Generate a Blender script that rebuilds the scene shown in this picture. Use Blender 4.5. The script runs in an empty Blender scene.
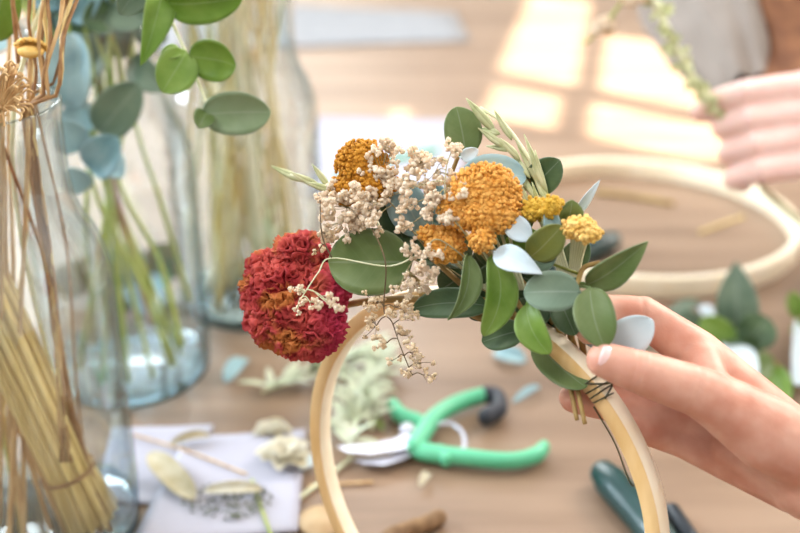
import bpy, bmesh, math, random
from mathutils import Vector, Matrix, noise, Quaternion
random.seed(7)
C = bpy.context.scene.collection
# ------------------------------------------------------------------ camera maths
H = .45; PITCH = math.radians(25); F = 1111.0
cp, sp = math.cos(PITCH), math.sin(PITCH)
VR, VU, VD, VO = Vector((1,0,0)), Vector((0,sp,cp)), Vector((0,cp,-sp)), Vector((0,0,H))
def ray(x, y): return VD + VR*((x-400)/F) - VU*((y-266.5)/F)
def P(x, y, d): return VO + ray(x, y)*d
def T(x, y, z=0.0):
    v = ray(x, y); return VO + v*((z-H)/v.z)
def BD(x, off=0.0): return .545-(x-300)*.00018-off           # depth of the bouquet along the hoop
def B(x, y, off=0.0): return P(x, y, BD(x, off))
def lerp(a, b, t): return a+(b-a)*t
def rnd(a, b): return random.uniform(a, b)
# ------------------------------------------------------------------ materials
def lin(c):
    return tuple((v/255/12.92 if v/255 <= .04045 else ((v/255+.055)/1.055)**2.4) for v in c)+(1.0,)
def mat(name, rgb, rough=.6, rgb2=None, scale=40, stretch=(1,1,1), bump=0.0, bscale=None, sss=0.0, trans=0.0,
        metal=0.0, coords='Object', contrast=(.35,.65), leafy=False, detail=3.0, spec=.4):
    m = bpy.data.materials.new(name); m.use_nodes = True
    nt = m.node_tree; N, L = nt.nodes, nt.links
    bs = N['Principled BSDF']; out = N['Material Output']
    bs.inputs['Roughness'].default_value = rough; bs.inputs['Metallic'].default_value = metal
    bs.inputs['Specular IOR Level'].default_value = spec
    tc = N.new('ShaderNodeTexCoord'); mp = N.new('ShaderNodeMapping'); mp.inputs['Scale'].default_value = stretch
    L.new(tc.outputs[coords], mp.inputs['Vector'])
    nz = N.new('ShaderNodeTexNoise'); nz.inputs['Scale'].default_value = scale; nz.inputs['Detail'].default_value = detail
    L.new(mp.outputs[0], nz.inputs['Vector'])
    rp = N.new('ShaderNodeValToRGB')
    rp.color_ramp.elements[0].position, rp.color_ramp.elements[1].position = contrast
    rp.color_ramp.elements[0].color = lin(rgb); rp.color_ramp.elements[1].color = lin(rgb2 or rgb)
    L.new(nz.outputs['Fac'], rp.inputs['Fac'])
    col = rp.outputs['Color']
    if leafy:                                                # pale midrib and side veins from the leaf's own uv
        uv = N.new('ShaderNodeSeparateXYZ'); L.new(tc.outputs['UV'], uv.inputs[0])
        def M(op, a, b=None):
            n = N.new('ShaderNodeMath'); n.operation = op
            for i, v in enumerate((a, b)):
                if v is None: continue
                if isinstance(v, (int, float)): n.inputs[i].default_value = v
                else: L.new(v, n.inputs[i])
            return n.outputs[0]
        u = M('ABSOLUTE', M('SUBTRACT', uv.outputs[0], .5))
        mid = M('LESS_THAN', u, .022)
        ph = M('SUBTRACT', M('MULTIPLY', uv.outputs[1], 9.0), M('MULTIPLY', u, 5.0))
        vein = M('GREATER_THAN', M('SINE', M('MULTIPLY', ph, 6.2832)), .965)
        edge = M('GREATER_THAN', u, .475)
        fac = M('ADD', M('ADD', M('MULTIPLY', mid, .32), M('MULTIPLY', vein, .06)), M('MULTIPLY', edge, .3))
        mx = N.new('ShaderNodeMixRGB'); mx.inputs['Color2'].default_value = lin(tuple(min(255, c*.5+115) for c in rgb))
        L.new(fac, mx.inputs['Fac']); L.new(col, mx.inputs['Color1']); col = mx.outputs['Color']
    L.new(col, bs.inputs['Base Color'])
    if sss:
        bs.inputs['Subsurface Weight'].default_value = sss
        bs.inputs['Subsurface Radius'].default_value = (.9,.35,.2); bs.inputs['Subsurface Scale'].default_value = .006
    if bump:
        b = N.new('ShaderNodeBump'); b.inputs['Strength'].default_value = bump; b.inputs['Distance'].default_value = .001
        n2 = N.new('ShaderNodeTexNoise'); n2.inputs['Scale'].default_value = bscale or scale*3; n2.inputs['Detail'].default_value = 4
        L.new(mp.outputs[0], n2.inputs['Vector']); L.new(n2.outputs['Fac'], b.inputs['Height']); L.new(b.outputs[0], bs.inputs['Normal'])
    if trans:
        t = N.new('ShaderNodeBsdfTranslucent'); mix = N.new('ShaderNodeMixShader'); mix.inputs[0].default_value = trans
        L.new(col, t.inputs['Color']); L.new(bs.outputs[0], mix.inputs[1]); L.new(t.outputs[0], mix.inputs[2]); L.new(mix.outputs[0], out.inputs[0])
    return m
def glass(name, clear, edge, ior=1.45, power=.35):           # thin-walled clear glass, darker where seen along the wall
    m = bpy.data.materials.new(name); m.use_nodes = True
    nt = m.node_tree; N, L = nt.nodes, nt.links
    for n in list(N):
        if n.type != 'OUTPUT_MATERIAL': N.remove(n)
    out = N['Material Output']
    lw = N.new('ShaderNodeLayerWeight'); lw.inputs['Blend'].default_value = power
    mc = N.new('ShaderNodeMixRGB'); mc.inputs['Color1'].default_value = lin(clear); mc.inputs['Color2'].default_value = lin(edge)
    pe = N.new('ShaderNodeMath'); pe.operation = 'POWER'; pe.inputs[1].default_value = 2.2
    L.new(lw.outputs['Facing'], pe.inputs[0]); L.new(pe.outputs[0], mc.inputs['Fac'])
    tr = N.new('ShaderNodeBsdfTransparent'); L.new(mc.outputs[0], tr.inputs['Color'])
    gl = N.new('ShaderNodeBsdfGlossy'); gl.inputs['Roughness'].default_value = .02
    tc = N.new('ShaderNodeTexCoord'); wn = N.new('ShaderNodeTexNoise'); wn.inputs['Scale'].default_value = 26; wn.inputs['Detail'].default_value = 1.5
    L.new(tc.outputs['Object'], wn.inputs['Vector']); wb = N.new('ShaderNodeBump'); wb.inputs['Strength'].default_value = .5; wb.inputs['Distance'].default_value = .001
    L.new(wn.outputs['Fac'], wb.inputs['Height']); L.new(wb.outputs[0], gl.inputs['Normal'])
    l2 = N.new('ShaderNodeLayerWeight'); l2.inputs['Blend'].default_value = .5
    pw = N.new('ShaderNodeMath'); pw.operation = 'POWER'; pw.inputs[1].default_value = 5; L.new(l2.outputs['Facing'], pw.inputs[0])
    fr = N.new('ShaderNodeMath'); fr.operation = 'MULTIPLY_ADD'; fr.inputs[1].default_value = .55; fr.inputs[2].default_value = .10; L.new(pw.outputs[0], fr.inputs[0])
    mx = N.new('ShaderNodeMixShader'); L.new(fr.outputs[0], mx.inputs[0]); L.new(tr.outputs[0], mx.inputs[1]); L.new(gl.outputs[0], mx.inputs[2])
    L.new(mx.outputs[0], out.inputs[0])
    return m
M = {}
M['table'] = mat('table_wood', (120,96,77), .36, (146,121,100), 3.0, (1,9,9), .15, 30)
M['floor'] = mat('floor_paint', (190,180,168), .6, (204,196,186), 4)
M['wall'] = mat('wall_paint', (200,198,194), .8, (208,206,202), 3)
M['hoop'] = mat('bamboo', (226,186,124), .5, (238,204,150), 90, (1,1,.25), .15)
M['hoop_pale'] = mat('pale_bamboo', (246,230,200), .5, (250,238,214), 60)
M['leaf'] = mat('leaf_mid_green', (98,120,66), .42, (120,138,86), 60, leafy=True, trans=.2)
M['leaf_bright'] = mat('leaf_bright_green', (112,148,54), .4, (138,168,78), 60, leafy=True, trans=.3)
M['leaf_dark'] = mat('leaf_dark_green', (66,92,60), .45, (88,112,76), 60, leafy=True, trans=.12)
M['leaf_grey'] = mat('leaf_grey_green', (96,120,100), .5, (118,138,116), 50, leafy=True, trans=.15)
M['leaf_blue'] = mat('leaf_blue_green', (136,172,182), .5, (164,194,198), 50, leafy=True, trans=.15)
M['leaf_teal'] = mat('leaf_teal', (104,146,156), .5, (140,174,182), 50, leafy=True, trans=.15)
M['leaf_white'] = mat('leaf_pale_blue', (196,212,220), .5, (214,226,232), 40, leafy=True, trans=.15)
M['leaf_sage'] = mat('leaf_sage_green', (128,152,112), .5, (146,166,132), 50, leafy=True, trans=.2)
M['leaf_olive'] = mat('leaf_olive', (134,140,64), .45, (116,128,70), 60, leafy=True, trans=.2)
M['stem'] = mat('woody_stem', (142,112,62), .6, (172,146,88), 120)
M['stem_green'] = mat('green_stem', (150,166,80), .5, (178,186,104), 80)
M['stem_pink'] = mat('pink_stem', (150,96,92), .5, (168,116,100), 80)
M['stem_pale'] = mat('pale_stem', (206,208,168), .5, (222,222,190), 80)
M['straw'] = mat('straw', (210,184,116), .55, (230,208,150), 150, (1,1,.2))
M['dry'] = mat('dried_twig', (186,146,96), .65, (216,184,136), 140, (1,1,.3))
M['rust'] = mat('rust_stem', (132,94,60), .65, (164,126,84), 140)
M['cream_stalk'] = mat('cream_stalk', (232,220,186), .6, (246,238,214), 100, (1,1,.3))
M['yarrow'] = mat('yarrow_orange', (222,152,56), .75, (240,184,98), 300, bump=.4, trans=.1)
M['yarrow_dark'] = mat('yarrow_mustard', (188,124,26), .75, (214,152,48), 300, bump=.4, trans=.1)
M['yarrow_pale'] = mat('yarrow_pale', (236,190,96), .75, (246,212,134), 300, bump=.4, trans=.1)
M['yarrow_gold'] = mat('yarrow_gold', (206,160,42), .75, (224,184,74), 300, bump=.4, trans=.1)
M['floret'] = mat('cream_floret', (252,240,220), .7, (246,226,200), 260, bump=.1, trans=.4)
M['floret_dry'] = mat('dry_floret', (238,214,176), .7, (248,232,206), 260, bump=.1, trans=.35)
M['gyp_stem'] = mat('thin_stem', (150,138,96), .6, (176,164,124), 100)
M['gyp_dark'] = mat('dark_thin_stem', (84,66,44), .6, (110,90,60), 100)
M['oat'] = mat('oat_spikelet', (178,186,132), .55, (214,216,176), 160, (1,1,.3), trans=.2)
M['wire'] = mat('dark_wire', (62,58,30), .4)
M['pruner_green'] = mat('mint_plastic', (82,178,134), .35, (92,186,144), 10, spec=.5)
M['pruner_black'] = mat('black_rubber', (44,48,58), .5)
M['steel'] = mat('steel', (206,206,216), .35, (190,190,204), 30, metal=.6)
M['teal_handle'] = mat('dark_green_plastic', (6,46,46), .3, (8,56,54), 20, spec=.45)
M['dark_steel'] = mat('dark_steel', (40,46,52), .4, metal=.5)
M['lavender'] = mat('lavender_paper', (150,148,160), .8, (158,156,166), 12)
M['paper'] = mat('paper', (164,162,174), .8, (172,170,182), 12, bump=.1, bscale=60)
M['cloth'] = mat('grey_cloth', (132,133,136), .9, (140,141,144), 30)
M['drypetal'] = mat('dry_petal', (226,222,208), .7, (208,198,168), 90, trans=.3)
M['dryleaf'] = mat('dry_leaf', (200,190,164), .7, (180,166,132), 80, trans=.2)
M['debris'] = mat('flower_crumbs', (74,80,66), .8, (120,124,100), 120)
M['bark'] = mat('bark', (116,88,62), .8, (150,118,84), 60, bump=.5)
M['woodslice'] = mat('wood_slice', (186,160,126), .7, (168,138,100), 60)
M['palegrass'] = mat('pale_grass', (204,214,184), .6, (224,228,206), 60, trans=.25)
M['skin'] = mat('skin', (192,130,108), .5, (212,162,142), 55, bump=.12, bscale=900, sss=.25)
M['skin_sun_paled'] = mat('sun_paled_skin', (238,196,186), .5, (244,210,202), 30, sss=.2)  # skin colour lightened in place of direct sun on the far fist
M['nail'] = mat('nail', (238,200,196), .18, spec=.8)
M['linen'] = mat('grey_linen', (132,122,114), .9, (142,132,124), 30, bump=.4, bscale=500)
M['brown'] = mat('brown_knit', (104,66,44), .9, (126,84,56), 60)
M['glass'] = glass('vase_glass', (250,252,252), (184,204,208))
M['glass_base'] = glass('vase_base_glass', (190,214,222), (50,96,116), power=.6)
# ------------------------------------------------------------------ mesh builder
class MB:
    def __init__(s): s.v, s.f, s.uv = [], [], {}
    def add(s, vs, fs, uvs=None):
        o = len(s.v); s.v += [Vector(p) for p in vs]; s.f += [tuple(i+o for i in f) for f in fs]
        if uvs:
            for i, q in enumerate(uvs): s.uv[o+i] = q
    def tube(s, pts, radii, n=8, cap=True, round_end=False):
        pts = [Vector(p) for p in pts]
        if isinstance(radii, (int, float)): radii = [radii]*len(pts)
        radii = list(radii)
        if round_end:                                         # hemispherical ends
            a, b = (pts[0]-pts[1]).normalized(), (pts[-1]-pts[-2]).normalized()
            r0, r1 = radii[0], radii[-1]
            k = [math.radians(q) for q in (25, 50, 75)]
            pre = [(pts[0]+a*r0*math.sin(q), r0*math.cos(q)) for q in reversed(k)]
            post = [(pts[-1]+b*r1*math.sin(q), r1*math.cos(q)) for q in k]
            pts = [q[0] for q in pre]+pts+[q[0] for q in post]; radii = [q[1] for q in pre]+radii+[q[1] for q in post]
        vs, fs = [], []
        x = None
        for i, p in enumerate(pts):
            t = (pts[min(i+1, len(pts)-1)]-pts[max(i-1, 0)]).normalized()
            if x is None: x = t.orthogonal().normalized()
            else: x = (x-t*x.dot(t)); x = x.normalized() if x.length > 1e-6 else t.orthogonal().normalized()
            y = t.cross(x)
            for k in range(n):
                a = 2*math.pi*k/n; vs.append(p+(x*math.cos(a)+y*math.sin(a))*radii[i])
        for i in range(len(pts)-1):
            for k in range(n): fs.append((i*n+k, i*n+(k+1) % n, (i+1)*n+(k+1) % n, (i+1)*n+k))
        if cap: fs.append(tuple(range(n-1, -1, -1))); fs.append(tuple((len(pts)-1)*n+k for k in range(n)))
        s.add(vs, fs); return s
    def lathe(s, prof, c, n=64):
        vs, fs = [], []; m = len(prof)
        for k in range(n):
            a = 2*math.pi*k/n
            for r, z in prof: vs.append(Vector(c)+Vector((r*math.cos(a), r*math.sin(a), z)))
        for k in range(n):
            for i in range(m-1): fs.append((k*m+i, ((k+1) % n)*m+i, ((k+1) % n)*m+i+1, k*m+i+1))
        s.add(vs, fs); return s
    def box(s, lo, hi, rot=None, c=None):
        vs = [Vector((x, y, z)) for x in (lo[0], hi[0]) for y in (lo[1], hi[1]) for z in (lo[2], hi[2])]
        if rot is not None: vs = [rot @ q for q in vs]
        if c is not None: vs = [q+Vector(c) for q in vs]
        s.add(vs, [(0,1,3,2),(4,6,7,5),(0,4,5,1),(2,3,7,6),(0,2,6,4),(1,5,7,3)]); return s
    def ball(s, c, r, sub=1, axes=None, jit=0.0, seed=0.0):
        V, Fc = ICO[sub]
        c = Vector(c); R = r if isinstance(r, (tuple, list)) else (r, r, r); vs = []
        for p in V:
            k = 1+jit*noise.noise(p*2.3+Vector((seed, seed*1.7, 3.1))) if jit else 1
            q = Vector((p.x*R[0], p.y*R[1], p.z*R[2]))*k
            vs.append(c+(axes[0]*q.x+axes[1]*q.y+axes[2]*q.z if axes else q))
        s.add(vs, Fc); return s
    def build(s, name, m, parent=None, smooth=True, origin=None):
        o0 = Vector(parent['_abs']) if parent is not None else Vector((0,0,0))
        if origin is None:
            if parent is None:
                xs = [p.x for p in s.v]; ys = [p.y for p in s.v]; zs = [p.z for p in s.v]
                origin = Vector(((min(xs)+max(xs))/2, (min(ys)+max(ys))/2, min(zs)))
            else: origin = o0
        origin = Vector(origin)
        me = bpy.data.meshes.new(name); me.from_pydata([p-origin for p in s.v], [], s.f)
        if s.uv:
            ul = me.uv_layers.new(name='UVMap')
            for lp in me.loops: ul.data[lp.index].uv = s.uv.get(lp.vertex_index, (.2, .2))
        if smooth: me.polygons.foreach_set('use_smooth', [True]*len(me.polygons))
        me.materials.append(m); me.update()
        o = bpy.data.objects.new(name, me); C.objects.link(o)
        o.location = origin-o0; o['_abs'] = tuple(origin)
        if parent is not None: o.parent = parent
        return o
def _ico():
    d = {}
    for k in (1, 2, 3, 4, 5, 6):
        bm = bmesh.new(); bmesh.ops.create_icosphere(bm, subdivisions=k, radius=1)
        bm.verts.ensure_lookup_table()
        d[k] = ([v.co.copy() for v in bm.verts], [tuple(v.index for v in f.verts) for f in bm.faces]); bm.free()
    return d
ICO = _ico()
def tag(o, label=None, cat=None, group=None, kind=None):
    if label: o['label'] = label
    if cat: o['category'] = cat
    if group: o['group'] = group
    if kind: o['kind'] = kind
    return o
def thing(name, label, cat, loc, group=None):
    o = bpy.data.objects.new(name, None); C.objects.link(o); o.location = loc; o['_abs'] = tuple(loc); o.empty_display_size = .02
    return tag(o, label, cat, group)
def struct(name, mb, m, smooth=False): return tag(mb.build(name, m, None, smooth), kind='structure')
def spline(pts, n=8):                                        # Catmull-Rom through points
    pts = [Vector(p) for p in pts]
    if len(pts) < 3: return [lerp(pts[0], pts[-1], i/n) for i in range(n+1)]
    q = [pts[0]*2-pts[1]]+pts+[pts[-1]*2-pts[-2]]; out = []
    for i in range(1, len(q)-2):
        a, b, c, d = q[i-1:i+3]
        for k in range(n):
            t = k/n
            out.append(.5*((2*b)+(c-a)*t+(2*a-5*b+4*c-d)*t*t+(3*b-a-3*c+d)*t**3))
    out.append(pts[-1]); return out
def taper(n, a, b): return [a+(b-a)*i/(n-1) for i in range(n)]
def add_leaf(mb, base, tip, width, up, bend=.1, cup=.18, shape='round', curl=0.0, nt=14, nu=8, twist=0.0):
    base, tip = Vector(base), Vector(tip); a = tip-base; Ln = a.length; ax = a.normalized()
    s = ax.cross(Vector(up)).normalized(); nrm = s.cross(ax).normalized()
    vs, fs, uv = [], [], []
    for i in range(nt+1):
        t = (1-math.cos(math.pi*i/nt))/2
        if shape == 'round': w = max(0, 1-abs(2*t**.92-1)**2.3)**.58
        elif shape == 'egg': w = (max(0, math.sin(math.pi*t**.7)))**.8
        else: w = max(0, math.sin(math.pi*t**.8))
        w = max(w, .03)
        c0 = base+a*t+nrm*(bend*Ln*4*t*(1-t)+.02*Ln*math.sin(5*t+width*900))+s*(curl*Ln*4*t*(1-t))
        q = Quaternion(ax, twist*(t-.5)); s2, n2 = q @ s, q @ nrm
        for j in range(nu+1):
            u = -1+2*j/nu
            vs.append(c0+s2*(u*w*width*.5)+n2*(cup*width*w*(u*u)+.012*width*math.sin(7*t+3*u)))
            uv.append((j/nu, t))
    W = nu+1
    for i in range(nt):
        for j in range(nu): fs.append((i*W+j, i*W+j+1, (i+1)*W+j+1, (i+1)*W+j))
    mb.add(vs, fs, uv)
def thicken(o, t=.0004):
    m = o.modifiers.new('thickness', 'SOLIDIFY'); m.thickness = t; m.offset = 0
def leaf(parent, base, tip, width, m, up=None, stem=None, roll=0, label=None, thick=.0004, **k):
    base, tip = Vector(base), Vector(tip); mb = MB()
    if up is None: up = VO-(base+tip)/2
    if roll: up = Quaternion((tip-base).normalized(), math.radians(roll)) @ Vector(up)
    add_leaf(mb, base, tip, width, up, **k)
    if stem:
        q = min(stem, key=lambda p: (p-base).length)
        if .001 < (q-base).length < .03: mb.tube([q, base, lerp(base, tip, .08)], [.0006, .0006, .0004], 5)
    o = mb.build('leaf', m, parent); thicken(o, thick)
    if label: o['label'] = label
    return o
# ------------------------------------------------------------------ the setting
tb = thing('work_table', 'long tan wooden work table under the vases, tools and flowers', 'table', (-.1,1.3,-.75))
top = MB(); top.box((-1.0,.15,-.04), (.66,2.5,0)); ob = top.build('tabletop', M['table'], tb, False)
bv = ob.modifiers.new('bevel', 'BEVEL'); bv.width = .004; bv.segments = 2
for x in (-.92,.58):
    for y in (.23,2.42): MB().box((x-.035,y-.035,-.75), (x+.035,y+.035,-.04)).build('leg', M['table'], tb, False)
struct('floor', MB().box((-3.2,-1.5,-.8), (3.2,4.1,-.75)), M['floor'])
struct('wall_back', MB().box((-3.2,4.0,-.75), (3.2,4.1,2.4)), M['wall'])
struct('baseboard_back', MB().box((-3.2,3.975,-.75), (3.0,4.0,-.63)), M['wall'])
# right wall: built from cells, left open where the window panes are; the sun comes through them
hx = Vector((.8,-.6,0)); wx = Vector((.19,.98,0)).normalized(); EL = math.radians(63)
WO = Vector((1.2,0,0))
def wall_uz(al, be):                                         # table point (al,be) -> place on the wall along the sun's ray
    p = wx*al+hx*be
    det = hx.x*(-wx.y)-(-wx.x)*hx.y; r = WO-p
    t = (r.x*(-wx.y)-(-wx.x)*r.y)/det; u = (hx.x*r.y-hx.y*r.x)/det
    return u, t*math.tan(EL)
panes = [(1.585,2.2,-.20,-.045), (1.585,1.95,-.026,.26), (1.362,1.525,-.195,-.064), (1.362,1.525,-.036,.33), (1.27,1.32,-.33,-.285)]
rects = []
for a0, a1, b0, b1 in panes:
    us = [wall_uz(a, b) for a in (a0,a1) for b in (b0,b1)]
    rects.append((min(q[0] for q in us), max(q[0] for q in us), min(q[1] for q in us), max(q[1] for q in us)))
us = sorted({-5.5, 5.0} | {q for r in rects for q in r[:2]}); zs = sorted({-.75, 4.9} | {q for r in rects for q in r[2:]})
wl = MB()
for i in range(len(us)-1):
    for j in range(len(zs)-1):
        cu, cz = (us[i]+us[i+1])/2, (zs[j]+zs[j+1])/2
        if any(r[0] < cu < r[1] and r[2] < cz < r[3] for r in rects): continue
        q = [WO+wx*u+Vector((0,0,z)) for u, z in ((us[i],zs[j]),(us[i+1],zs[j]),(us[i+1],zs[j+1]),(us[i],zs[j+1]))]
        wl.add(q, [(0,1,2,3)])
wo = struct('wall_right', wl, M['wall']); 
bm = bmesh.new(); bm.from_mesh(wo.data); bmesh.ops.remove_doubles(bm, verts=bm.verts, dist=1e-5); bm.to_mesh(wo.data); bm.free()
so = wo.modifiers.new('thickness', 'SOLIDIFY'); so.thickness = .02; so.offset = 0
# ------------------------------------------------------------------ light
w = bpy.data.worlds.new('sky'); bpy.context.scene.world = w; w.use_nodes = True
nt = w.node_tree; bg = nt.nodes['Background']
tc = nt.nodes.new('ShaderNodeTexCoord'); dt_ = nt.nodes.new('ShaderNodeVectorMath'); dt_.operation = 'DOT_PRODUCT'; rp = nt.nodes.new('ShaderNodeValToRGB')
nt.links.new(tc.outputs['Generated'], dt_.inputs[0]); dt_.inputs[1].default_value = Vector((.15,.45,.88)).normalized()
mr = nt.nodes.new('ShaderNodeMapRange'); mr.inputs['From Min'].default_value = -1; nt.links.new(dt_.outputs['Value'], mr.inputs['Value'])
nt.links.new(mr.outputs[0], rp.inputs['Fac'])
rp.color_ramp.elements[0].color = (.26,.235,.21,1); rp.color_ramp.elements[1].color = (.98,.985,1,1)
rp.color_ramp.elements[0].position = .38; rp.color_ramp.elements[1].position = .85
nt.links.new(rp.outputs[0], bg.inputs['Color']); bg.inputs['Strength'].default_value = 1.08
def light(name, typ, loc, aim, energy, size=None, col=(1,1,1)):
    l = bpy.data.lights.new(name, typ); l.energy = energy; l.color = col
    o = bpy.data.objects.new(name, l); C.objects.link(o); o.location = loc
    o.rotation_euler = (Vector(aim)-Vector(loc)).to_track_quat('-Z', 'Y').to_euler()
    if size: l.shape = 'RECTANGLE'; l.size, l.size_y = size
    return o
sun_dir = hx*math.cos(EL)+Vector((0,0,math.sin(EL)))
s = light('sun', 'SUN', sun_dir*5, (0,0,0), 24, col=(1,.95,.85)); s.data.angle = math.radians(.5)
light('window_daylight_right', 'AREA', (1.3,1.5,1.0), (0,.7,.1), 40, (.5,1.2), (1,.93,.85))
light('added_fill_left', 'AREA', (-1.9,1.1,1.0), (0,.8,.05), 72, (.5,1.2), (.78,.9,1))  # cool fill added from the left, no window modelled there
light('ceiling_lamp_left', 'AREA', (-.75,-.1,1.7), (-.2,.6,.1), 10, (.55,.55), (1,.98,.95))
light('ceiling_lamp_right', 'AREA', (.55,.1,1.8), (0,.6,.1), 5, (.5,.5), (1,.96,.9))
light('window_daylight_back', 'AREA', (-.9,3.9,1.6), (-.1,.6,.1), 80, (1.7,1.3), (.84,.93,1))
# ------------------------------------------------------------------ camera
cam = bpy.data.cameras.new('camera'); co = bpy.data.objects.new('camera', cam); C.objects.link(co)
co.location = VO; co.rotation_euler = (math.radians(90)-PITCH, 0, 0)
cam.sensor_width = 36; cam.lens = 36*F/800; cam.clip_start = .01
cam.dof.use_dof = True; cam.dof.focus_distance = .52; cam.dof.aperture_fstop = 4.6; cam.dof.aperture_blades = 0
sc = bpy.context.scene; sc.camera = co
sc.view_settings.view_transform = 'Standard'; sc.view_settings.look = 'None'; sc.view_settings.exposure = .28; sc.view_settings.gamma = 1
sc.cycles.transparent_max_bounces = 48; sc.cycles.max_bounces = 12
# ------------------------------------------------------------------ glass vases
VP = [(.0,.008),(.058,.008),(.0612,.014),(.0616,.03),(.0616,.168),(.0600,.184),(.0555,.198),(.0495,.210),(.0458,.222),(.0445,.238),(.0445,.270),(.0460,.278),
      (.0480,.281),(.0485,.279),(.0472,.270),(.0470,.238),(.0482,.224),(.0515,.2125),(.0580,.201),(.0625,.1865),(.0642,.169),(.0642,.03),(.0632,.012)]
def vase(loc, label):
    g = MB().lathe(VP, loc).build('glass_vase', M['glass'], None, origin=loc)
    tag(g, label, 'vase')
    b = MB().lathe([(.0632,.012),(.0632,.006),(.0605,.0012),(.054,.0005),(0,.0012)], loc).build('thick_base', M['glass_base'], g)
    b['label'] = 'thick blue-tinted glass base'
    return g
VA, VB, VC = Vector((-.229,.569,0)), Vector((-.215,.769,0)), Vector((-.132,.893,0))
vase(VA, 'clear glass bottle vase at front left holding tan dried stems and straw')
vase(VB, 'clear glass vase with eucalyptus branches, between the two other vases')
vase(VC, 'clear glass vase at the back packed with pale cream dried stalks')
def in_vase(c, zb, rb, ab, rn, an):                          # foot point and neck point inside a vase
    return (Vector(c)+Vector((rb*math.cos(ab), rb*math.sin(ab), zb)), Vector(c)+Vector((rn*math.cos(an), rn*math.sin(an), .255)))
def stalk(name, c, m, r, top, label, cat, group, lean=.0, wob=.003, a=None, opp=True):
    an = rnd(0, 6.283) if a is None else a
    f, n = in_vase(c, .0095+r, rnd(.012,.054), an+(math.pi if opp else rnd(-.8,.8)), rnd(.010,.039), an)
    d = (n-f); e = n+d.normalized()*(top-.255)+Vector((rnd(-lean,lean), rnd(-lean,lean), 0))
    pts = spline([f, lerp(f,n,.33)+Vector((rnd(-wob,wob),rnd(-wob,wob),0)), lerp(f,n,.7)+Vector((rnd(-wob,wob),rnd(-wob,wob),0)), n, lerp(n,e,.5), e], 4)
    o = MB().tube(pts, taper(len(pts), r, r*.65), 6).build(name, m); tag(o, label, cat, group); return o, pts
# front vase: tan stems
for i in range(26):
    stalk('dried_twig', VA, M[random.choice(['dry','dry','rust','straw'])], rnd(.0009,.0019), rnd(.36,.46), 'thin tan dried stem standing in the front left vase', 'stem', 'tan dried stems in the front vase', .02, .005, a=rnd(0,6.283), opp=(i%3 > 0))
# rust coloured stems bunched at the right of its neck
for i in range(9):
    top_x, ph_ = 30+i*4.5, rnd(0,6)
    pts = spline([P(75+rnd(-25,25),470,.64), P(62+rnd(-12,12),300,.62), P(38+i*2.0,150,.585), P(34+i*3.6+rnd(-4,4),70,.575+rnd(-.01,.01)), P(top_x+i*2+rnd(-6,6),-30,.565+rnd(-.01,.01))], 6)
    pts = [Vector((VA.x+max(-.036,min(.036,p.x-VA.x)) if p.z < .285 else p.x, VA.y+max(-.03,min(.03,p.y-VA.y)) if p.z < .285 else p.y, max(p.z,.012)))+Vector((.0014*math.sin(k*1.1+ph_), 0, 0)) for k, p in enumerate(pts)]
    tag(MB().tube(pts, [.0008+.0004*abs(math.sin(k*1.9+ph_)) for k in range(len(pts))], 6).build('dried_twig', M[('rust','dry','bark','straw')[i%4]]), 'knobbly brown twig in the bunch at the right of the front vase neck', 'twig', 'brown twigs in the front vase')
# straw bundle tied with string
bn = thing('straw_bundle', 'thick bundle of golden straw tied with string in the front left vase', 'straw bundle', (-.2,.55,.01))
s0, s1 = Vector((-.191,.558,.014)), Vector((-.262,.556,.29)); axd = (s1-s0).normalized(); sx_ = axd.orthogonal().normalized(); sy_ = axd.cross(sx_)
mb = MB(); ns = 64
for i in range(ns):
    r = .0155*math.sqrt((i+.5)/ns); a = i*2.39996
    o = sx_*math.cos(a)*r+sy_*math.sin(a)*r
    k = 1.05
    mb.tube([s0+o*1.0+axd*rnd(0,.006), lerp(s0,s1,.14)+o*.86, lerp(s0,s1,.5)+o*.98, s1+o*k+axd*rnd(-.03,.03)], .0019, 6)
mb.build('straw_stalks', M['straw'], bn)
c0 = lerp(s0,s1,.14); tw = [c0+(sx_*math.cos(t)+sy_*math.sin(t))*.0165+axd*(.0006*t/6.28) for t in [k*.3 for k in range(64)]]
tag(MB().tube(tw, .0006, 5).build('string', M['rust'], bn))
# dried flower heads standing at the front vase's rim
def stemmed_head(name, px, py, d, rx, ry, m, ms, label, foot):
    c = P(px, py, d); t = thing(name, label, 'dried flower', foot)
    return t, c
t = thing('dried_yarrow', 'small golden dried yarrow head on a pale stalk at the front vase rim', 'dried flower', VA+Vector((.01,0,.012)))
hd = P(31,47,.57); mb = MB()
for i in range(70):
    a = i*2.39996; r = math.sqrt((i+.5)/70); q = hd+VR*(math.cos(a)*r*.0082)+(VU*.35-VD*.9)*(math.sin(a)*r*.0068)+VU*(.0035*math.sqrt(1-r*r)-.001)
    mb.ball(q, rnd(.0009,.0014), 1, jit=.3, seed=i)
mb.ball(hd-VU*.002, (.007,.006,.0035), 3)
mb.build('flower_head', M['yarrow_pale'], t)
MB().tube(spline([hd-VU*.002, P(28,110,.575), P(26,200,.59), VA+Vector((-.01,-.02,.012))], 6), .0013, 6).build('stalk', M['dry'], t)
t = thing('dried_flower', 'bushy beige dried flower head at the left edge on the front vase', 'dried flower', VA+Vector((-.02,0,.012)))
mb = MB(); hd = P(2,92,.55)
for i in range(120):
    v = Vector((rnd(-1,1), rnd(-1,1), rnd(-.8,1.2))).normalized(); q = hd+VU*-.008
    e = hd+Vector((v.x*.014, v.y*.012, v.z*.017))*rnd(.75,1.05)
    mb.tube(spline([q, lerp(q,e,.6)+Vector((rnd(-.002,.002),0,.001)), e, e+Vector((rnd(-.003,.003),rnd(-.003,.003),-.002))], 3), .0006, 5)
mb.build('flower_head', M['dry'], t)
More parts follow.
